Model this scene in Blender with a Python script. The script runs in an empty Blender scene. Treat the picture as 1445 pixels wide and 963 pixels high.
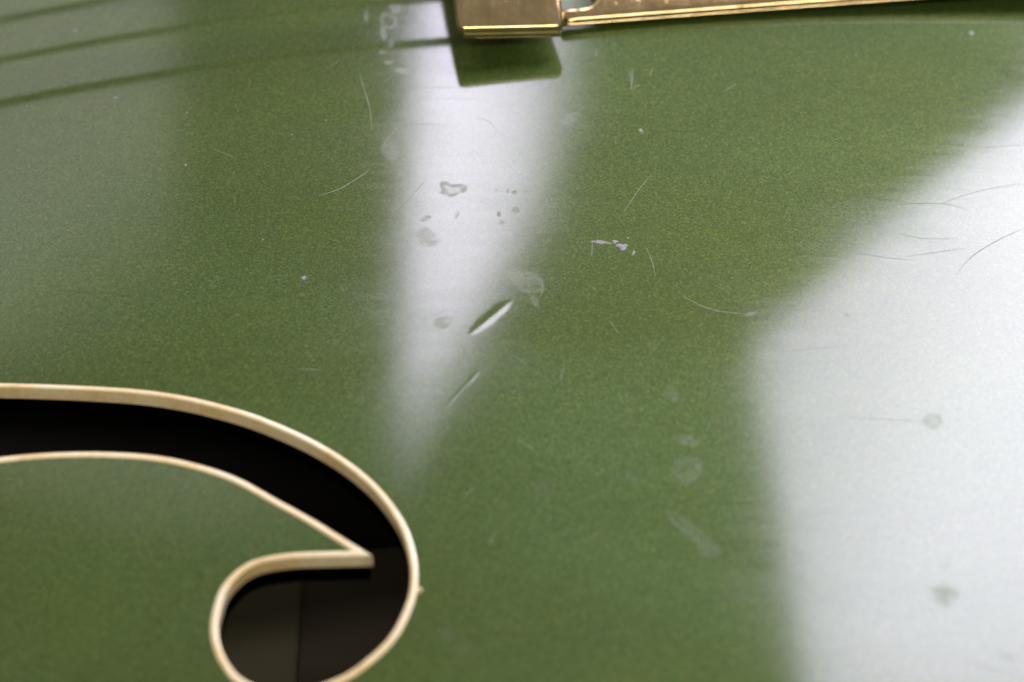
import bpy, math
import numpy as np
from mathutils import Vector, Matrix

# ------------------------------------------------------------------ camera, world, lamps, exposure
scene = bpy.context.scene
PW, PH, LENS, DIST, ELEV = 1445.0, 963.0, 105.0, 0.35, math.radians(45)
CAM = np.array([0.0, -DIST*math.cos(ELEV), DIST*math.sin(ELEV)])
cd = bpy.data.cameras.new('camera'); cd.lens = LENS; cd.sensor_width = 36.0
cd.clip_start = 0.01; cd.clip_end = 50.0
cam = bpy.data.objects.new('camera', cd); scene.collection.objects.link(cam)
cam.location = CAM; cam.rotation_euler = (math.pi/2 - ELEV, 0, 0)
cd.dof.use_dof = True; cd.dof.focus_distance = 0.366; cd.dof.aperture_fstop = 16.5
scene.camera = cam

world = bpy.data.worlds.new('World'); scene.world = world; world.use_nodes = True
bgn = world.node_tree.nodes['Background']
bgn.inputs['Strength'].default_value = 1.0
wt = world.node_tree; wc = wt.nodes.new('ShaderNodeTexCoord'); ws = wt.nodes.new('ShaderNodeSeparateXYZ'); wr = wt.nodes.new('ShaderNodeValToRGB')
wt.links.new(wc.outputs['Generated'], ws.inputs[0]); wt.links.new(ws.outputs[2], wr.inputs[0]); wt.links.new(wr.outputs[0], bgn.inputs['Color'])
wr.color_ramp.elements[0].position = .0; wr.color_ramp.elements[0].color = (.06, .058, .055, 1)      # dim walls of the room
wr.color_ramp.elements[1].position = .95; wr.color_ramp.elements[1].color = (.26, .25, .245, 1)      # paler ceiling

scene.view_settings.view_transform = 'Standard'; scene.view_settings.look = 'None'
scene.view_settings.exposure = 0.1; scene.view_settings.gamma = 1.0
scene.view_settings.use_curve_mapping = False

YW = 1.6                                    # the windows stand in a wall 1.6 m beyond the guitar
def window_light(name, x0, x1, z0, z1, edges, power, color, grad=None):
    """Area lamp in the wall plane y = YW, masked by straight edges made up to shape its reflection (a, b, c, softness): a*x + b*z > c."""
    ld = bpy.data.lights.new(name, 'AREA'); ld.shape = 'RECTANGLE'; ld.size = x1-x0; ld.size_y = z1-z0
    ld.energy = power*(x1-x0)*(z1-z0); ld.color = color; ld.use_nodes = True
    lo = bpy.data.objects.new(name, ld); scene.collection.objects.link(lo)
    lo.location = ((x0+x1)/2, YW, (z0+z1)/2); lo.rotation_euler = (-math.pi/2, 0, 0)
    nt = ld.node_tree; N = nt.nodes; K = nt.links
    em = [n for n in N if n.type == 'EMISSION'][0]
    g = N.new('ShaderNodeNewGeometry'); sp = N.new('ShaderNodeSeparateXYZ'); K.new(g.outputs['Position'], sp.inputs[0])
    def m(op, a, b):
        n = N.new('ShaderNodeMath'); n.operation = op
        for i, v in enumerate((a, b)):
            if isinstance(v, (int, float)): n.inputs[i].default_value = v
            else: K.new(v, n.inputs[i])
        return n.outputs[0]
    tot = 1.0
    for a, b, c, s in edges:
        d = m('SUBTRACT', m('ADD', m('MULTIPLY', sp.outputs[0], a), m('MULTIPLY', sp.outputs[2], b)), c)
        mr = N.new('ShaderNodeMapRange'); mr.interpolation_type = 'SMOOTHSTEP'
        K.new(d, mr.inputs[0]); mr.inputs[1].default_value = -s; mr.inputs[2].default_value = s
        tot = m('MULTIPLY', mr.outputs[0], tot)
    for gr in (grad or []):
        a, b, lo_, hi_, v0, v1 = gr
        d = m('ADD', m('MULTIPLY', sp.outputs[0], a), m('MULTIPLY', sp.outputs[2], b))
        mr = N.new('ShaderNodeMapRange'); mr.interpolation_type = 'SMOOTHSTEP'
        K.new(d, mr.inputs[0]); mr.inputs[1].default_value = lo_; mr.inputs[2].default_value = hi_
        mr.inputs[3].default_value = v0; mr.inputs[4].default_value = v1
        tot = m('MULTIPLY', mr.outputs[0], tot)
    if not isinstance(tot, float): K.new(tot, em.inputs['Strength'])
    return lo
def edge(p, q, side, soft):
    """half plane whose border runs through p and q and which holds the point side"""
    d = np.subtract(q, p); n = np.array([-d[1], d[0]])/np.hypot(*d); c = n @ np.array(p)
    if n @ np.array(side) < c: n, c = -n, -c
    return (n[0], n[1], c, soft)
window_light('window_light_narrow', -0.30, 0.16, 0.35, 2.15,
    [edge((-.105, 1.0), (-.17, 1.87), (0, 1.0), .03), edge((.052, 1.0), (.050, 1.26), (0, 1.0), .05),
     edge((.052, 1.26), (-.155, 1.84), (0, 1.0),  .045)], 36, (.98, .91, 1.13), [(1, 0, -.07, .06, 1.05, .58), (0, 1, 1.25, 1.95, 1.0, .68)])
window_light('window_light_wide', 0.28, 1.55, 0.50, 2.58,
    [edge((.338, 1.62), (.52, 2.47), (1, 1.6), .015), edge((.345, 1.56), (.58, 1.06), (1, 1.6), .015)],
    35, (.97, .915, 1.14), [(1, 0, .36, .74, .78, 1.20), (0, 1, 2.0, 2.5, 1.0, .86)])
window_light('pale_wall_light', -1.3, -0.35, 0.30, 1.75,
    [edge((-.37, .9), (-.40, 1.15), (-1, 1.0), .03), edge((-.66, 1.50), (-.42, 1.28), (-1, 0.5), .18)], 3.7, (1.0, .96, .93))
window_light('tongue_sheen_light', -1.0, -0.22, 1.55, 2.25,
    [(1, 0, -.85, .12), (-1, 0, .36, .12), edge((-.8, 1.66), (-.3, 1.86), (-.6, 2.2), .05), edge((-.8, 1.86), (-.3, 2.06), (-.6, 1.5), .12)], 3.2, (1.0, .97, .95))  # added dim lamp, gives the pale sheen on the f-hole tongue
ld = bpy.data.lights.new('edge_highlight_light', 'AREA'); ld.shape = 'RECTANGLE'; ld.size = 1.4; ld.size_y = 0.16; ld.energy = 12; ld.color = (1, .95, .86)  # added lamp behind the camera, puts bright lines on the gold edges
lo = bpy.data.objects.new('edge_highlight_light', ld); scene.collection.objects.link(lo)
lo.location = (0.25, -1.0, 1.45); lo.rotation_euler = (Vector((0, 0, 0)) - lo.location).to_track_quat('-Z', 'Y').to_euler()

# ------------------------------------------------------------------ helpers
rng = np.random.default_rng(7)
def ray(px, py):
    f = PW*LENS/36.0
    F = -CAM/np.linalg.norm(CAM); R = np.array([1., 0, 0]); U = np.cross(R, F)
    d = F + ((px-PW/2)/f)*R + ((PH/2-py)/f)*U
    return d/np.linalg.norm(d)
# carved arch of the top: circular within the middle, flattening out towards the rim
_t = np.linspace(0, 0.6, 6001); _lim = .075
_s = np.where(_t < _lim, _t, _lim*np.exp(-((_t-_lim)/.05)**2))
_g = np.concatenate([[0], np.cumsum((_s[1:]+_s[:-1])/2*(_t[1]-_t[0]))])
RX, RY = 0.75, 1.0
def g1(t):
    a = np.abs(t); return np.where(a < _lim, a*a/2, np.interp(a, _t, _g))
WOB = [(rng.uniform(40, 130), rng.uniform(0, 2*math.pi), rng.uniform(0, 6.28)) for _ in range(9)]
def base_h(x, y):
    return -g1(x)/RX - g1(y)/RY
def at(px, py, z=None):
    """point of the guitar's top under a place in the photograph"""
    d = ray(px, py)
    if z is not None: return CAM + d*((z-CAM[2])/d[2])
    t = -CAM[2]/d[2]
    for _ in range(8):
        q = CAM + d*t; t += (float(base_h(q[0], q[1])) - q[2])/d[2]
    return CAM + d*t

def seg_dist(x, y, a, b):
    ax, ay, bx, by = a[0], a[1], b[0], b[1]; dx, dy = bx-ax, by-ay; l2 = dx*dx+dy*dy
    u = ((x-ax)*dx + (y-ay)*dy)/l2; uc = np.clip(u, 0, 1)
    L = math.sqrt(l2)
    side = ((x-ax)*(-dy) + (y-ay)*dx)/L
    return np.hypot(x-ax-uc*dx, y-ay-uc*dy), u, side
DENTS = [((664, 471), (721, 424), .00088, .000018), ((626, 578), (662, 538), .00020, .0000032), ((658, 544), (676, 523), .00036, .0000055)]
DW = [(at(*a), at(*b), w, dp) for a, b, w, dp in DENTS]
def height(x, y):
    h = base_h(x, y)
    for k, th, ph in WOB:
        h = h + (.0011/k)*np.sin(k*(np.cos(th)*x*.55+np.sin(th)*y) + ph)
    for a, b, w, dp in DW:
        d, u, s = seg_dist(x, y, a, b)
        taper = np.clip(1.15 - (2*np.clip(u, 0, 1)-1)**2, .15, 1)
        h = h - dp*taper*np.exp(-(d/(w*.62*np.sqrt(taper)))**2)*(1+.15*np.sin(u*17+1))
    return h
def hz(x, y): return float(height(np.float64(x), np.float64(y)))

def mesh(name, verts, faces, mat, parent=None, smooth=True):
    me = bpy.data.meshes.new(name)
    me.from_pydata([tuple(v) for v in verts], [], faces); me.update()
    if smooth: me.polygons.foreach_set('use_smooth', [True]*len(me.polygons))
    o = bpy.data.objects.new(name, me); scene.collection.objects.link(o)
    if mat: me.materials.append(mat)
    if parent: o.parent = parent
    return o

class Nt:
    def __init__(s, name):
        s.mat = bpy.data.materials.new(name); s.mat.use_nodes = True; s.t = s.mat.node_tree
        s.b = s.t.nodes['Principled BSDF']
    def n(s, typ, **kw):
        n = s.t.nodes.new(typ)
        for k, v in kw.items(): setattr(n, k, v)
        return n
    def l(s, a, b): s.t.links.new(a, b)
    def math(s, op, a, b=0.0):
        n = s.n('ShaderNodeMath', operation=op)
        for i, v in enumerate((a, b)):
            if isinstance(v, (int, float)): n.inputs[i].default_value = v
            else: s.l(v, n.inputs[i])
        return n.outputs[0]
    def coord(s, scale):
        tc = s.n('ShaderNodeTexCoord'); mp = s.n('ShaderNodeMapping'); mp.inputs['Scale'].default_value = scale
        s.l(tc.outputs['Object'], mp.inputs['Vector']); return mp.outputs[0]
    def noise(s, vec, scale=1.0, detail=2.0, rough=.5):
        n = s.n('ShaderNodeTexNoise'); n.inputs['Scale'].default_value = scale; n.inputs['Detail'].default_value = detail
        n.inputs['Roughness'].default_value = rough; s.l(vec, n.inputs['Vector']); return n
    def ramp(s, fac, stops):
        r = s.n('ShaderNodeValToRGB'); e = r.color_ramp.elements
        while len(e) < len(stops): e.new(.5)
        for el, (p, c) in zip(e, stops): el.position = p; el.color = (*c, 1) if len(c) == 3 else c
        s.l(fac, r.inputs[0]); return r.outputs[0]
    def maprange(s, v, a, b, c, d):
        n = s.n('ShaderNodeMapRange'); s.l(v, n.inputs[0])
        for i, q in enumerate((a, b, c, d)): n.inputs[i+1].default_value = q
        return n.outputs[0]

# ------------------------------------------------------------------ materials
def mat_paint():
    s = Nt('green_metallic_lacquer'); b = s.b
    v = s.n('ShaderNodeTexVoronoi'); v.inputs['Scale'].default_value = 1.0; s.l(s.coord((6600, 6600, 6600)), v.inputs['Vector'])
    sc = s.n('ShaderNodeSeparateColor'); s.l(v.outputs['Color'], sc.inputs[0])
    n2 = s.noise(s.coord((1900, 1900, 1900)), 1, 2, .6)
    n3 = s.noise(s.coord((14, 30, 30)), 1, 3, .55)
    f = s.math('ADD', s.math('MULTIPLY', sc.outputs[0], .62), s.math('MULTIPLY', n2.outputs[0], .38))
    col = s.ramp(f, [(.14, (.034, .060, .0095)), (.45, (.057, .096, .0145)), (.70, (.073, .119, .0190)), (.91, (.145, .178, .044))])
    hs = s.n('ShaderNodeHueSaturation'); s.l(col, hs.inputs['Color'])
    n4 = s.noise(s.coord((11, 16, 16)), 1, 3, .6)        # uneven ageing of the colour
    s.l(s.math('ADD', s.maprange(sc.outputs[1], 0, 1, -.03, .03), s.maprange(n4.outputs[0], .3, .7, .482, .512)), hs.inputs['Hue'])
    s.l(s.maprange(n4.outputs[0], .3, .7, 1.06, .90), hs.inputs['Saturation'])
    s.l(s.maprange(n3.outputs[0], .3, .7, .86, 1.12), hs.inputs['Value'])
    at_h = s.n('ShaderNodeAttribute'); at_h.attribute_name = 'haze'
    at_d = s.n('ShaderNodeAttribute'); at_d.attribute_name = 'dull'
    mx = s.n('ShaderNodeMix', data_type='RGBA'); s.l(at_h.outputs['Fac'], mx.inputs[0]); s.l(hs.outputs[0], mx.inputs[6])
    mx.inputs[7].default_value = (.36, .38, .33, 1); s.l(mx.outputs[2], b.inputs['Base Color'])
    b.inputs['Metallic'].default_value = .30; b.inputs['Roughness'].default_value = .46
    b.inputs['Specular IOR Level'].default_value = .05
    b.inputs['Coat Weight'].default_value = 1.0; b.inputs['Coat IOR'].default_value = 1.5
    # wiped film of grease: roughness streaks along the grain
    st = s.noise(s.coord((30, 900, 900)), 1, 4, .6); sm = s.noise(s.coord((45, 70, 70)), 1, 4, .6)
    r = s.math('ADD', s.maprange(st.outputs[0], .35, .7, .064, .088), s.maprange(sm.outputs[0], .4, .75, 0, .04))
    s.l(s.math('ADD', r, s.math('MULTIPLY', at_d.outputs['Fac'], .42)), b.inputs['Coat Roughness'])
    # grain ripple and fine lacquer checking telegraphing through the finish
    gr = s.noise(s.coord((34, 1300, 1300)), 1, 3, .6); gr2 = s.noise(s.coord((90, 2600, 2600)), 1, 2, .6)
    chk = s.noise(s.coord((17, 420, 420)), 1, 5, .65)
    line = s.math('ABSOLUTE', s.math('SUBTRACT', chk.outputs[0], .5)); line = s.maprange(line, 0, .012, 0, 1)
    orange = s.noise(s.coord((520, 520, 520)), 1, 2, .5)
    hgt = s.math('ADD', s.math('ADD', s.math('MULTIPLY', gr.outputs[0], .00000038), s.math('MULTIPLY', gr2.outputs[0], .0000002)),
                 s.math('ADD', s.math('MULTIPLY', line, .0000003), s.math('MULTIPLY', orange.outputs[0], .0000020)))
    bp = s.n('ShaderNodeBump'); bp.inputs['Strength'].default_value = 1; bp.inputs['Distance'].default_value = 1.0
    s.l(hgt, bp.inputs['Height']); s.l(bp.outputs[0], b.inputs['Coat Normal'])
    return s.mat
def mat_binding():
    s = Nt('aged_cream_binding'); b = s.b
    n = s.noise(s.coord((160, 160, 160)), 1, 4, .6); n2 = s.noise(s.coord((1500, 1500, 1500)), 1, 2, .5)
    f = s.math('ADD', s.math('MULTIPLY', n.outputs[0], .7), s.math('MULTIPLY', n2.outputs[0], .3))
    s.l(s.ramp(f, [(.3, (.74, .52, .20)), (.5, (.93, .74, .39)), (.70, (.97, .88, .62))]), b.inputs['Base Color'])
    b.inputs['Roughness'].default_value = .38; b.inputs['Coat Weight'].default_value = 1.0; b.inputs['Coat Roughness'].default_value = .16
    bp = s.n('ShaderNodeBump'); bp.inputs['Strength'].default_value = 1; bp.inputs['Distance'].default_value = .00004
    s.l(n.outputs[0], bp.inputs['Height']); s.l(bp.outputs[0], b.inputs['Normal'])
    return s.mat
def mat_gold(name, dark=1.0, rough=.13):
    s = Nt(name); b = s.b
    n = s.noise(s.coord((260, 260, 260)), 1, 5, .65); pit = s.noise(s.coord((1300, 1300, 1300)), 1, 2, .5)
    br = s.noise(s.coord((1800, 60, 60)), 1, 3, .6)
    s.l(s.ramp(n.outputs[0], [(.3, (.56*dark, .40*dark, .19*dark)), (.55, (.72*dark, .54*dark, .27*dark)), (.8, (.90*dark, .72*dark, .40*dark))]), b.inputs['Base Color'])
    b.inputs['Metallic'].default_value = 1.0
    s.l(s.maprange(br.outputs[0], .3, .7, rough*.7, rough*1.15), b.inputs['Roughness'])
    spot = s.maprange(pit.outputs[0], .66, .74, 0, 1)
    h = s.math('ADD', s.math('MULTIPLY', spot, .000006), s.math('MULTIPLY', br.outputs[0], .0000007))
    bp = s.n('ShaderNodeBump'); bp.inputs['Strength'].default_value = 1; bp.inputs['Distance'].default_value = 1
    s.l(h, bp.inputs['Height']); s.l(bp.outputs[0], b.inputs['Normal'])
    return s.mat
def mat_wood(name, c0, c1, rough=.7):
    s = Nt(name); b = s.b
    n = s.noise(s.coord((18, 420, 420)), 1, 4, .6)
    s.l(s.ramp(n.outputs[0], [(.3, c0), (.7, c1)]), b.inputs['Base Color']); b.inputs['Roughness'].default_value = rough
    return s.mat
def mat_plain(name, c, rough=.5, metal=0.0, var=.25, sc=900, coat=0.0):
    s = Nt(name); b = s.b
    n = s.noise(s.coord((sc, sc, sc)), 1, 3, .6)
    s.l(s.ramp(n.outputs[0], [(.3, tuple(v*(1-var) for v in c)), (.7, tuple(min(1, v*(1+var)) for v in c))]), b.inputs['Base Color'])
    b.inputs['Roughness'].default_value = rough; b.inputs['Metallic'].default_value = metal; b.inputs['Coat Weight'].default_value = coat
    return s.mat
PAINT, BIND, GOLD = mat_paint(), mat_binding(), mat_gold('worn_gold_plate')
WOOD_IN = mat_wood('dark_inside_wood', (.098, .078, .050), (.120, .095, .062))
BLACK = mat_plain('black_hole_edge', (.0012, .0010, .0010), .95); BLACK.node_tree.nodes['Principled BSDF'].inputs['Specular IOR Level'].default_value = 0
STEEL = mat_plain('string_steel', (.42, .40, .37), .35, 1.0)
SCR_PALE = mat_plain('pale_scratch', (.26, .29, .21), .6, 0, .3, 2500)
SCR_DARK = mat_plain('dark_check_line', (.030, .042, .020), .5, 0, .3, 1500)
CHIP = mat_plain('chipped_lacquer', (.25, .245, .245), .45, 0, .35, 1800)

# ------------------------------------------------------------------ the guitar
guitar = bpy.data.objects.new('guitar', None); scene.collection.objects.link(guitar)
guitar.empty_display_size = .05
guitar['label'] = 'metallic green hollow-body guitar with cream-bound f-hole and gold tailpiece'
guitar['category'] = 'guitar'

PHI = math.radians(6); ux = np.array([math.cos(PHI), math.sin(PHI)]); uy = np.array([-math.sin(PHI), math.cos(PHI)])
CB = np.array([-.0035, .0865])                                 # middle of the string bar, on the centre line
def gw(X, Y): return CB + ux*X + uy*Y                          # guitar frame -> world

def smooth_closed(pts, sub):
    pts = np.asarray(pts, float); n = len(pts); out = []
    for i in range(n):
        p0, p1, p2, p3 = pts[i-1], pts[i], pts[(i+1) % n], pts[(i+2) % n]
        for k in range(sub):
            t = k/sub
            out.append(.5*((2*p1)+(-p0+p2)*t+(2*p0-5*p1+4*p2-p3)*t*t+(-p0+3*p1-3*p2+p3)*t**3))
    return np.array(out)
def smooth_open(pts, sub):
    pts = np.asarray(pts, float); n = len(pts); out = []
    for i in range(n-1):
        p1, p2 = pts[i], pts[i+1]; p0 = pts[i-1] if i else 2*p1-p2; p3 = pts[i+2] if i+2 < n else 2*p2-p1
        for k in range(sub):
            t = k/sub
            out.append(.5*((2*p1)+(-p0+p2)*t+(2*p0-5*p1+4*p2-p3)*t*t+(-p0+3*p1-3*p2+p3)*t**3))
    out.append(pts[-1]); return np.array(out)
half = [(.125, 0), (.122, .05), (.108, .11), (.072, .165), (.015, .197), (-.05, .203), (-.115, .18), (-.17, .145), (-.215, .128), (-.265, .135), (-.315, .148), (-.36, .14), (-.39, .10), (-.40, .04)]
outline = smooth_closed([gw(a, b) for a, b in half] + [gw(a, -b) for a, b in half[:0:-1]], 14)

# f-hole, border between lacquer and binding, followed round the photograph's half and turned about the hole's middle for the other half
up = [(-48, 541), (0, 541), (96, 544), (192, 549.5), (260, 559), (308, 570), (356, 584), (413, 607), (462, 632), (505, 661), (543, 697), (572, 740), (586.5, 784), (589, 827), (579, 865), (558, 904), (524, 937.5), (485.6, 963), (430, 982), (375, 983), (332, 963), (312.5, 940), (300.5, 913), (297, 885), (302, 856), (312.5, 829), (336.5, 803), (365, 788.5), (409, 781), (450, 779), (497, 778)]
low = [(497, 778), (433, 738), (385, 711.5), (327, 680), (269, 661), (211.5, 650), (144, 645.7), (72, 646.6), (0, 653), (-48, 661)]
A = smooth_open([at(*p)[:2] for p in up], 8); Bp = smooth_open([at(*p)[:2] for p in low], 8)
mid = (A[0]+Bp[-1])/2
hole = np.concatenate([A, Bp[1:], 2*mid-A[1:], 2*mid-Bp[1:-1]])
def resample_keep(poly, step, corners):
    """even steps, sharp corners kept"""
    out = []
    n = len(poly); idx = sorted(corners)
    for a, b in zip(idx, idx[1:]+[idx[0]+n]):
        seg = np.array([poly[i % n] for i in range(a, b+1)]); L = np.concatenate([[0], np.cumsum(np.hypot(*np.diff(seg, axis=0).T))])
        m_ = max(2, int(L[-1]/step)); s_ = np.linspace(0, L[-1], m_+1)[:-1]
        out.append(np.stack([np.interp(s_, L, seg[:, 0]), np.interp(s_, L, seg[:, 1])], 1))
    return np.concatenate(out), [0] + list(np.cumsum([len(o) for o in out])[:-1])
def area(p): return .5*np.sum(p[:, 0]*np.roll(p[:, 1], -1)-np.roll(p[:, 0], -1)*p[:, 1])
c1 = len(A)-1; c2 = len(A)+len(Bp)-1+len(A)-2
hole, corner = resample_keep(hole, .0006, [c1, c2])
if area(hole) < 0: hole = hole[::-1]
def offset_in(p, d, cap=4.2):
    """move a counter-clockwise outline d inwards, with mitred (capped) corners"""
    e = np.roll(p, -1, 0)-p; e /= np.linalg.norm(e, axis=1, keepdims=True)
    n = np.stack([-e[:, 1], e[:, 0]], 1); n0 = np.roll(n, 1, 0)
    m_ = n+n0; ml = np.linalg.norm(m_, axis=1, keepdims=True); m_ /= np.maximum(ml, 1e-9)
    k = np.minimum(1/np.maximum((m_*n).sum(1), 1e-3), cap)
    return p + m_*(np.asarray(d)*k)[:, None]
def inside(poly, x, y):
    r = np.zeros(x.shape, bool); px, py = poly[:, 0], poly[:, 1]; j = len(poly)-1
    for i in range(len(poly)):
        c = (py[i] > y) != (py[j] > y)
        if c.any(): r ^= c & (x < (px[j]-px[i])*(y-py[i])/(py[j]-py[i]+1e-18)+px[i])
        j = i
    return r

def axis(lo, hi, f0, f1, fine, coarse):
    c = list(np.arange(f0, f1, fine)); st = fine; v = c[-1]
    while v < hi: st = min(coarse, st*1.25); v += st; c.append(v)
    st = fine; v = c[0]; left = []
    while v > lo: st = min(coarse, st*1.25); v -= st; left.append(v)
    return np.array(left[::-1]+c)
STEP = .00016
xs = axis(outline[:, 0].min()-.004, outline[:, 0].max()+.004, -.072, .0725, STEP, .004)
ys = axis(outline[:, 1].min()-.004, outline[:, 1].max()+.004, -.054, .068, STEP, .004)
GX, GY = np.meshgrid(xs, ys); nx, ny = len(xs), len(ys)
ins = inside(outline, GX, GY)
hole_cut = offset_in(hole, .0005)
bb0, bb1 = hole.min(0), hole.max(0)
sub = (GX > bb0[0]) & (GX < bb1[0]) & (GY > bb0[1]) & (GY < bb1[1])
inh = np.zeros_like(ins); inh[sub] = inside(hole_cut, GX[sub], GY[sub])
def cellany(a): return a[:-1, :-1] | a[1:, :-1] | a[:-1, 1:] | a[1:, 1:]
keep = cellany(ins) & ~cellany(inh)
vout = ~ins; used = np.zeros_like(ins)
for sl in ((slice(None, -1), slice(None, -1)), (slice(1, None), slice(None, -1)), (slice(None, -1), slice(1, None)), (slice(1, None), slice(1, None))): used[sl] |= keep
snap = vout & used
sp_ = np.stack([GX[snap], GY[snap]], 1)
dense = smooth_closed(outline, 4)
near = dense[np.argmin(((sp_[:, None, :]-dense[None])**2).sum(2), axis=1)]
GX[snap], GY[snap] = near[:, 0], near[:, 1]
GZ = height(GX, GY)
# worn places: where the gloss is dulled and where a dry film lies
dull = np.zeros_like(GX); haze = np.zeros_like(GX)
FINE = sum(np.sin(k*(math.cos(a)*GX+math.sin(a)*GY)+ph) for k, a, ph in [(rng.uniform(1500, 9000), rng.uniform(0, 6.28), rng.uniform(0, 6.28)) for _ in range(14)])/4.0
def ell(px, py, rx, ry, ang, ring=0.0, dv=.5, hv=.1, soft=.35):
    c = at(px, py); k = 1/12000.0*(1+.0*py)
    X, Y = GX-c[0], (GY-c[1])*.72; a = math.radians(ang); kx = .000083
    u = (X*math.cos(a)+Y*math.sin(a))/(rx*kx); v = (-X*math.sin(a)+Y*math.cos(a))/(ry*kx)
    th = np.arctan2(v, u); r = np.hypot(u, v)*(1+.07*np.sin(2*th+px)+.05*np.sin(3*th+py)+.05*np.sin(5*th+px*py))
    mk = np.clip((1-r)/soft+.5, 0, 1)
    if ring: mk = mk*(ring+(1-ring)*np.clip((r-.45)/.45, 0, 1))
    mk = mk*np.clip(.88+.38*FINE, 0, 1)
    np.maximum(dull, dv*.6*mk, out=dull); np.maximum(haze, hv*.5*mk, out=haze)
for e in [(640, 268, 19, 10, 12, .35, .75, .13), (628, 262, 8, 8, 0, 0, .5, .1), (601, 308, 8, 4, 20, 0, .5, .05), (603, 335, 13, 18, 40, 0, .28, .03),
          (726, 272, 4, 4, 0, 0, .7, .05), (728, 296, 5, 5, 0, 0, .8, .06), (704, 302, 3, 4, 0, 0, .7, .05), (708, 314, 4, 4, 0, 0, .5, .05), (716, 270, 2, 4, 0, 0, .6, .05), (741, 271, 2, 3, 0, 0, .6, .05), (700, 268, 2, 2, 0, 0, .6, .05),
          (645, 303, 3, 7, -20, 0, .4, .05), (625, 455, 13, 9, 0, 0, .25, .02), (550, 210, 12, 20, 20, 0, .2, .04), (548, 30, 14, 16, 20, .1, .4, .12), (558, 12, 9, 12, 40, 0, .4, .12), (541, 48, 5, 14, 10, 0, .4, .14), (552, 62, 5, 9, -20, 0, .4, .12), (540, 73, 6, 4, 0, 0, .5, .2), (549, 88, 7, 4, 0, 0, .5, .16), (517, 22, 4, 12, 0, 0, .4, .12), (568, 100, 12, 5, -20, 0, .3, .08), (803, 168, 14, 8, 40, 0, .3, .08), (890, 110, 3, 14, 4, 0, .4, .10), (752, 402, 16, 14, 0, .4, .3, .07), (725, 388, 10, 9, 30, 0, .3, .06), (755, 425, 5, 9, 20, 0, .3, .08),
          (970, 663, 22, 17, 0, .6, .35, .10), (972, 622, 15, 8, -15, 0, .3, .08), (947, 557, 10, 12, 30, 0, .3, .07), (893, 678, 8, 8, 0, 0, .3, .06), (975, 750, 42, 9, -38, 0, .25, .055), (1000, 776, 16, 9, -10, 0, .3, .05),
          (1316, 594, 15, 11, 0, 0, 1.0, .22, .5), (1352, 610, 3, 4, 0, 0, .5, .1), (1373, 605, 4, 4, 0, 0, .6, .1), (1333, 840, 18, 12, 10, 0, .8, .18, .8), (1335, 797, 6, 5, 30, 0, .5, .08, .8), (1420, 926, 14, 6, -10, 0, .4, .08, .8), (1300, 612, 9, 5, -10, 0, .2, .03, .8),
          (1195, 445, 4, 3, 0, 0, .6, .08), (922, 488, 6, 6, 0, 0, .25, .07), (768, 690, 16, 12, 30, 0, .2, .04), (630, 898, 9, 10, 0, 0, .3, .09, .8), (742, 395, 18, 12, 40, .4, .3, .04), (905, 185, 4, 5, 0, 0, .5, .25), (262, 232, 2, 2, 0, 0, .5, .3), (105, 44, 6, 5, 0, 0, .5, .16, .8),
          (1371, 48, 4, 4, 0, 0, .4, .4, .8), (1397, 16, 5, 5, 0, 0, .4, .12, .8), (655, 915, 12, 12, 0, 0, .2, .05, .9), (1060, 443, 9, 3, 10, 0, .5, .28), (430, 392, 5, 4, 0, 0, .5, .22), (385, 330, 4, 3, 0, 0, .4, .12),
          (1190, 760, 60, 16, -25, 0, .10, .02, .9), (1290, 700, 40, 25, 20, 0, .08, .02, .9), (450, 500, 50, 30, 10, 0, .08, .015, .9), (860, 600, 60, 40, 40, 0, .07, .015, .9), (190, 720, 110, 35, -15, 0, .10, .03, .9)]:
    ell(*e)
idx = np.arange(nx*ny).reshape(ny, nx)
q = np.stack([idx[:-1, :-1][keep], idx[:-1, 1:][keep], idx[1:, 1:][keep], idx[1:, :-1][keep]], 1)
remap = -np.ones(nx*ny, int); uq = np.unique(q); remap[uq] = np.arange(len(uq)); q = remap[q]
co = np.stack([GX.ravel()[uq], GY.ravel()[uq], GZ.ravel()[uq]], 1).astype(np.float32)
me = bpy.data.meshes.new('top_plate')
me.vertices.add(len(co)); me.vertices.foreach_set('co', co.ravel())
me.loops.add(q.size); me.loops.foreach_set('vertex_index', q.ravel().astype(np.int32))
me.polygons.add(len(q)); me.polygons.foreach_set('loop_start', np.arange(0, q.size, 4, dtype=np.int32))
me.update(calc_edges=True); me.polygons.foreach_set('use_smooth', np.ones(len(q), bool))
for nm, arr in (('dull', dull), ('haze', haze)):
    a_ = me.attributes.new(nm, 'FLOAT', 'POINT'); a_.data.foreach_set('value', arr.ravel()[uq].astype(np.float32))
me.materials.append(PAINT)
top = bpy.data.objects.new('top_plate', me); scene.collection.objects.link(top); top.parent = guitar
top['label'] = 'dented and scratched metallic green lacquered top'

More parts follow.
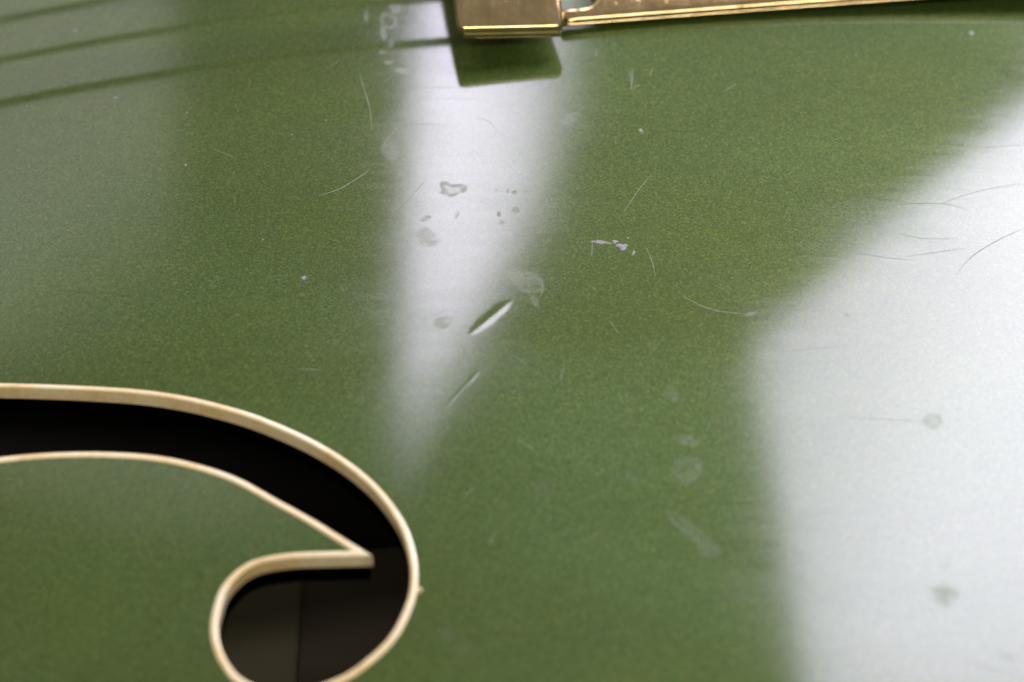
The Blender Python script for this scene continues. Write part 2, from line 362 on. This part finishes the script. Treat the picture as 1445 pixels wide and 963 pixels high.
# sides and back
oz = height(outline[:, 0], outline[:, 1]); n_ = len(outline)
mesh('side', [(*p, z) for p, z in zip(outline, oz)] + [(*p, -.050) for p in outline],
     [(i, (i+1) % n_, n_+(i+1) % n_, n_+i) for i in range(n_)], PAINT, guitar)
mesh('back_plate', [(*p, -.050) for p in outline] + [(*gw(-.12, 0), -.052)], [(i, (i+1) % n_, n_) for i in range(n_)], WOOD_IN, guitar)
def box_mesh(name, c, sx, sy, sz, rz, mat, parent, bevel=.0, seg=3):
    import bmesh
    bm = bmesh.new(); bmesh.ops.create_cube(bm, size=1)
    bmesh.ops.scale(bm, vec=(sx, sy, sz), verts=bm.verts)
    if bevel: bmesh.ops.bevel(bm, geom=bm.edges[:], offset=bevel, segments=seg, profile=.5, affect='EDGES')
    me_ = bpy.data.meshes.new(name); bm.to_mesh(me_); bm.free(); me_.materials.append(mat)
    me_.polygons.foreach_set('use_smooth', [True]*len(me_.polygons))
    o = bpy.data.objects.new(name, me_); scene.collection.objects.link(o); o.location = c; o.rotation_euler = (0, 0, rz); o.parent = parent
    return o

c_ = gw(-.13, .012); box_mesh('slot_shade_block', (c_[0], c_[1], -.0315), .46, .172, .036, PHI, mat_wood('slot_shade_black', (.006, .005, .004), (.011, .009, .007), .9), guitar, .001)  # added block, near-black so the slot's shade is in its colour
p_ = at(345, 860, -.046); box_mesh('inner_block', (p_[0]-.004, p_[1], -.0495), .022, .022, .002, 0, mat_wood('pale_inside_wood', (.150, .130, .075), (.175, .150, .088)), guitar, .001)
# binding round the f-hole: rounded top a little proud of the lacquer, wall down into the hole, black plate edge below
def sweep(name, prof, mat, parent):
    """prof: list of (distance inwards, height over the top); outline swept round the hole"""
    n = len(hole); vs = []; fs = []
    base = np.array([hz(*p) for p in offset_in(hole, .0005)])
    tt = np.linspace(0, 2*math.pi, n, endpoint=False); wv = sum(np.sin(k*tt+k*k)/k**.5 for k in (5, 9, 14, 23, 37, 61))*.035
    for d, z in prof:
        o_ = offset_in(hole, d*(1+wv)) if abs(d) > 1e-9 else hole
        vs += [(p[0], p[1], b+z) for p, b in zip(o_, base)]
    for k in range(len(prof)-1):
        fs += [(k*n+i, k*n+(i+1) % n, (k+1)*n+(i+1) % n, (k+1)*n+i) for i in range(n)]
    return mesh(name, vs, fs, mat, parent)
bw = .00080
fb = sweep('f_hole_binding', [(-.00004, -.0004), (-.00004, .00002), (.00005, .00009), (.0002, .00014), (.00055, .00015), (.00080, .00009), (bw-.00004, -.00004), (bw, -.0002), (bw, -.00165)], BIND, guitar)
fb['label'] = 'aged cream plastic binding round the f-hole'
sweep('plate_edge', [(bw-.0001, -.0016), (bw-.0001, -.0040)], BLACK, guitar)
e_ = at(589, 832); crumb_c = (e_[0]+.0003, e_[1]-.0002, hz(*e_[:2]))

# ------------------------------------------------------------------ tailpiece
tail = bpy.data.objects.new('tailpiece', None); scene.collection.objects.link(tail); tail.parent = guitar
tail['label'] = 'worn gold-plated trapeze tailpiece'
def rounded_plate(name, poly, holes_bridge, z_of, thick, r, mat, parent, seg=4):
    """plate from an outline (list of xy), rounded top rim; z_of gives the height of its upper face"""
    p = np.asarray(poly, float)
    if area(p) < 0: p = p[::-1]
    n = len(p); vs = []; fs = []; rings = []
    for k in range(seg+1):                       # bottom edge up round the rim
        a = math.pi/2*k/seg; rings.append((r*(1-math.cos(a)) if k else 0.0, -r+r*math.sin(a)))
    rings.append((r+.0004, 0.0))
    rings = [(r*.6, -thick), (r*.15, -thick+r*.4), (0, -thick+r)] + rings
    for d, dz in rings:
        o_ = offset_in(p, d) if d > 0 else p
        vs += [(x, y, z_of(x, y)+dz) for x, y in o_]
    m_ = len(rings)
    for k in range(m_-1): fs += [(k*n+i, k*n+(i+1) % n, (k+1)*n+(i+1) % n, (k+1)*n+i) for i in range(n)]
    from mathutils.geometry import delaunay_2d_cdt
    inner = offset_in(p, rings[-1][0]); lo_, hi_ = inner.min(0), inner.max(0)
    gx, gy = np.meshgrid(np.arange(lo_[0], hi_[0], .0022), np.arange(lo_[1], hi_[1], .0022)); gx, gy = gx.ravel(), gy.ravel()
    ok = inside(offset_in(p, rings[-1][0]+.0007), gx, gy); pts2 = list(map(tuple, inner))+list(zip(gx[ok], gy[ok]))
    rv, _, rf, ov, _, _ = delaunay_2d_cdt([Vector(v) for v in pts2], [(i, (i+1) % n) for i in range(n)], [], 1, 1e-8)
    loc = {}
    for k, v in enumerate(rv):
        src = [o for o in ov[k] if o < n]
        if src: loc[k] = (m_-1)*n+src[0]
        else: loc[k] = len(vs); vs.append((v[0], v[1], z_of(v[0], v[1])+rings[-1][1]))
    fs += [tuple(loc[q_] for q_ in f) for f in rf]
    fs.append(tuple(i for i in range(n))[::-1])
    return mesh(name, vs, fs, mat, parent)
def arc(c, r, a0, a1, k=6): return [(c[0]+r*math.cos(math.radians(a0+(a1-a0)*i/k)), c[1]+r*math.sin(math.radians(a0+(a1-a0)*i/k))) for i in range(k+1)]
def dens(pts, st=.002):
    out = []
    for a, b in zip(pts, pts[1:]+pts[:1]):
        a, b = np.array(a), np.array(b); k = max(1, int(np.hypot(*(b-a))/st)); out += [tuple(a+(b-a)*i/k) for i in range(k)]
    return out
BL, BW_ = .087, .0140; Y0 = -.0325            # the bar's near end lies Y0 from the body frame's middle
def bar_outline():
    hx, r = BW_/2, .0012
    q_ = arc((hx-r, Y0+r), r, -90, 0) + arc((hx-r, Y0+BL-r), r, 0, 90) + arc((-hx+r, Y0+BL-r), r, 90, 180) + arc((-hx+r, Y0+r), r, 180, 270)
    return [gw(*v) for v in dens(q_)]
ZB = .0031
def dome(x, y):
    v = np.array([x, y])-CB; d = v @ uy - Y0
    return .29*d - .29*d*d/BL - .055*(v @ ux)
bar = rounded_plate('string_bar', bar_outline(), None, lambda x, y: ZB+dome(x, y), .0016, .0006, GOLD, tail)
lip = [gw(*v) for v in dens([(-BW_/2+.0008, Y0+.0004), (BW_/2-.0004, Y0+.0004), (BW_/2-.0004, Y0+BL-.0006), (-BW_/2+.0008, Y0+BL-.0006)])]
rounded_plate('bar_underplate', lip, None, lambda x, y: ZB-.00165+dome(x, y), .0006, .0002, GOLD, tail)
# trapeze frame: near arm, far arm, joined towards the tail pin
def zf(x, y):
    v = np.array([x, y])-CB; X = v @ ux; d = (v @ uy) + .0280
    return .0000 - .052*max(0, X-.007) + .26*d*max(0, 1-d/.08) - .15*max(0, X-.095)
near_arm = [(BW_/2+.0001, -.0280), (.037, -.0262), (.068, -.0244), (.090, -.0228), (.112, -.0225), (.128, -.016), (.128, 0.00995), (.060, 0.00995), (.0165, 0.00995)]
slot_edge = [(.0095+.0032*math.cos(math.radians(a)), -.0226+.0032*math.sin(math.radians(a))) for a in range(0, -100, -15)] + [(BW_/2+.0001, -.0258)]
plate_pts = near_arm + [(.0127, 0.00995)] + slot_edge
rounded_plate('tailpiece_arm', [gw(*v) for v in dens(plate_pts)], None, zf, .0014, .0007, GOLD, tail)
rounded_plate('tailpiece_arm', [gw(v[0], .02-v[1]) for v in dens(plate_pts)], None, zf, .0014, .0007, GOLD, tail)

# ------------------------------------------------------------------ strings and bridge
def tube(name, pts, r, mat, parent, k=8):
    vs = []; fs = []
    for i, p in enumerate(pts):
        d = np.array(pts[min(i+1, len(pts)-1)])-np.array(pts[max(i-1, 0)]); d = d/np.linalg.norm(d)
        s_ = np.cross(d, (0, 0, 1)); s_ /= np.linalg.norm(s_); t_ = np.cross(s_, d)
        for j in range(k):
            a = 2*math.pi*j/k; vs.append(np.array(p)+r*(math.cos(a)*s_+math.sin(a)*t_))
    for i in range(len(pts)-1): fs += [(i*k+j, i*k+(j+1) % k, (i+1)*k+(j+1) % k, (i+1)*k+j) for j in range(k)]
    fs.append(tuple(range(k))[::-1]); fs.append(tuple((len(pts)-1)*k+j for j in range(k)))
    return mesh(name, vs, fs, mat, parent)
gauge = [.00062, .00052, .00050, .00046, .00036, .00028]
for i in range(6):
    Y = -.0196 + .0116*i
    a = gw(-BW_/2+.0012, Y); b = gw(-.118, Y)
    za, zb = .0041, .0040
    pts = [(a[0]+(b[0]-a[0])*t, a[1]+(b[1]-a[1])*t, za+(zb-za)*t) for t in np.linspace(0, 1, 8)]
    tube('string', pts, gauge[i], STEEL, guitar)
br = bpy.data.objects.new('bridge', None); scene.collection.objects.link(br); br.parent = guitar
c = gw(-.118, .010)
box_mesh('bridge_beam', (c[0], c[1], .0006), .011, .074, .006, PHI, GOLD, br, .0012)
for s_ in (-1, 1):
    p = gw(-.118, .010+s_*.031); box_mesh('bridge_post', (p[0], p[1], -.006), .006, .006, .012, PHI, GOLD, br, .001)

# ------------------------------------------------------------------ wear: scratches, lacquer checks, chips
def ribbon(name, pix, w, mat, lift=.000012, taper=True, jit=0.0):
    """a hairline lying in the lacquer, through places read off the photograph"""
    p = np.array([at(*q_)[:2] for q_ in pix]); p = smooth_open(p, 6) if len(p) > 2 else np.linspace(p[0], p[1], 9)
    if jit: p = p + rng.normal(0, jit, p.shape)
    n = len(p); d = np.gradient(p, axis=0); d /= np.linalg.norm(d, axis=1, keepdims=True); nn = np.stack([-d[:, 1], d[:, 0]], 1)
    ww = w*(np.sin(np.linspace(.12, math.pi-.12, n))**.6 if taper else np.ones(n))*(1+.3*rng.uniform(-1, 1, n))
    L_, R_ = p+nn*ww[:, None]/2, p-nn*ww[:, None]/2
    vs = [(a[0], a[1], hz(*a)+lift) for a in L_]+[(a[0], a[1], hz(*a)+lift) for a in R_]
    return mesh(name, vs, [(i, i+1, n+i+1, n+i) for i in range(n-1)], mat, top)
checks = [[(1350, 386), (1372, 362), (1405, 341), (1445, 322)], [(1325, 289), (1360, 276), (1400, 266), (1445, 259)], [(1262, 290), (1300, 287), (1340, 289), (1372, 299)],
          [(1375, 209), (1410, 207), (1450, 205)], [(1210, 357), (1245, 363), (1290, 368)], [(1268, 330), (1305, 337), (1350, 337)], [(1280, 362), (1330, 355), (1365, 350)],
          [(1302, 149), (1340, 153), (1385, 157)], [(1185, 270), (1220, 277), (1260, 283)], [(960, 310), (1000, 315), (1050, 322)], [(990, 235), (1035, 243), (1090, 249)], [(1200, 178), (1216, 181)], [(1150, 209), (1200, 215), (1235, 216)],
          [(65, 363), (110, 361), (140, 363)], [(145, 391), (180, 390)], [(40, 168), (80, 170), (140, 172)], [(205, 380), (250, 384)], [(1180, 590), (1250, 592), (1310, 596)], [(1090, 497), (1140, 493), (1200, 488)], [(560, 178), (600, 175), (640, 178)], [(575, 122), (620, 124), (670, 121)], [(590, 141), (640, 139), (700, 142)],
          [(800, 272), (850, 277), (905, 285)], [(1000, 256), (1080, 262), (1160, 275)], [(920, 305), (985, 312), (1060, 330), (1110, 338)], [(1085, 338), (1150, 340), (1210, 345)], [(1020, 140), (1100, 146), (1180, 158)], [(790, 330), (850, 325), (920, 330)], [(70, 410), (140, 413), (210, 420)], [(95, 455), (125, 463)], [(260, 150), (330, 154), (400, 150)]]
for i, cpx in enumerate(checks): ribbon('lacquer_check', cpx, .00007 if i == 0 else (.000045 if i < 8 else .00003), SCR_DARK)
scr = [[(525, 183), (521, 150), (512, 120), (508, 104)], [(448, 277), (480, 266), (510, 248), (522, 238)], [(540, 205), (560, 180), (575, 168)], [(893, 95), (892, 112), (890, 127)], [(888, 127), (897, 122), (904, 121)], [(920, 97), (917, 108)],
       [(962, 417), (990, 432), (1020, 440), (1055, 443)], [(836, 341), (835, 362)], [(790, 537), (796, 518)], [(738, 398), (736, 382)], [(762, 392), (766, 410), (760, 420)], [(546, 100), (560, 92), (575, 97)], [(843, 68), (840, 82)], [(787, 165), (800, 170), (808, 180)], [(545, 40), (552, 25), (562, 20)], [(555, 48), (560, 34)],
       [(912, 350), (921, 372), (925, 392)], [(880, 300), (900, 270), (920, 245)], [(420, 520), (455, 522)], [(730, 620), (760, 640)], [(300, 210), (330, 222)], [(600, 255), (560, 300)], [(1088, 560), (1080, 610)], [(1020, 130), (1040, 118)], [(466, 95), (480, 84)],
       [(535, 74), (548, 60), (556, 45)], [(528, 60), (540, 52)], [(560, 88), (572, 76)], [(568, 30), (580, 12)], [(540, 118), (552, 108), (570, 104)], [(670, 165), (690, 172), (702, 186)], [(780, 170), (792, 178)], [(655, 700), (668, 690)], [(690, 770), (700, 748)], [(940, 720), (955, 742), (985, 760)], [(860, 452), (872, 470)], [(720, 500), (742, 512)]]
for i, spx in enumerate(scr): ribbon('scratch', spx, .00009 if i < 7 else .000055, SCR_PALE)
def chip(px, py, rx, ry, ang, mat, name='lacquer_chip', hgt=.00004):
    c = at(px, py); a = math.radians(ang); vs = [(c[0], c[1], hz(c[0], c[1])+hgt)]; k = 14
    for ring, zz in ((.6, hgt), (1.0, .000008)):
        for j in range(k):
            t = 2*math.pi*j/k; r_ = ring*(1+.28*math.sin(3*t+px)+.15*math.sin(5*t+py))
            u, v = rx*.000085*r_*math.cos(t), ry*.00012*r_*math.sin(t)
            x, y = c[0]+u*math.cos(a)-v*math.sin(a), c[1]+u*math.sin(a)+v*math.cos(a); vs.append((x, y, hz(x, y)+zz))
    fs = [(0, 1+j, 1+(j+1) % k) for j in range(k)] + [(1+j, 1+k+j, 1+k+(j+1) % k, 1+(j+1) % k) for j in range(k)]
    return mesh(name, vs, fs, mat, top)
for args in [(850, 342, 11, 2.6, -8), (868, 341, 4, 2.5, 0), (878, 348, 8, 4.5, -28), (894, 357, 1.6, 4, -15), (838, 341, 5, 1.2, 5), (886, 336, 1.2, 1.2, 0)]: chip(*args, CHIP)
for args in [(262, 233, 1.6, 1.5, 0), (1371, 47, 3, 2.5, 0), (904, 184, 2.5, 2.5, 20), (1362, 205, 1.5, 1.5, 0), (412, 190, 1, 1, 0), (264, 159, 1.3, 1, 0), (737, 340, 1.2, 1, 0), (428, 392, 3, 2, 30), (163, 138, 2.5, 2, 0), (106, 43, 3, 2.4, 0), (460, 170, 1, 1, 0), (371, 338, 1.2, 1, 0)]: chip(*args, CHIP, 'dust_speck')
chip(592, 833, 3, 3.5, 0, BIND, 'binding_crumb', .0002)

# faint wiping marks in every direction, too many and too fine to tell apart
vs, fs = [], []
for _ in range(22):
    px, py = rng.uniform(0, 1445), rng.uniform(60, 960); c = at(px, py)
    if inside(offset_in(hole, -.001), np.array([c[0]]), np.array([c[1]]))[0]: continue
    a = rng.uniform(0, math.pi); L_ = rng.uniform(.001, .006); bend = rng.uniform(-.25, .25); w = rng.uniform(.000012, .00003); k = 7; b0 = len(vs); bad = False
    for i in range(k):
        t = i/(k-1)-.5; an = a+bend*t
        x, y = c[0]+L_*t*math.cos(an), c[1]+L_*t*math.sin(an); wx, wy = -math.sin(an)*w/2, math.cos(an)*w/2
        vs += [(x+wx, y+wy, hz(x+wx, y+wy)+.00001), (x-wx, y-wy, hz(x-wx, y-wy)+.00001)]
    xy = np.array(vs[b0:])
    if inside(offset_in(hole, -.001), xy[:, 0], xy[:, 1]).any(): del vs[b0:]; continue
    fs += [(b0+2*i, b0+2*i+2, b0+2*i+3, b0+2*i+1) for i in range(k-1)]
ws = mesh('wiping_marks', vs, fs, mat_plain('faint_wiping', (.13, .165, .085), .6, 0, .3, 2500), top); ws['kind'] = 'stuff'
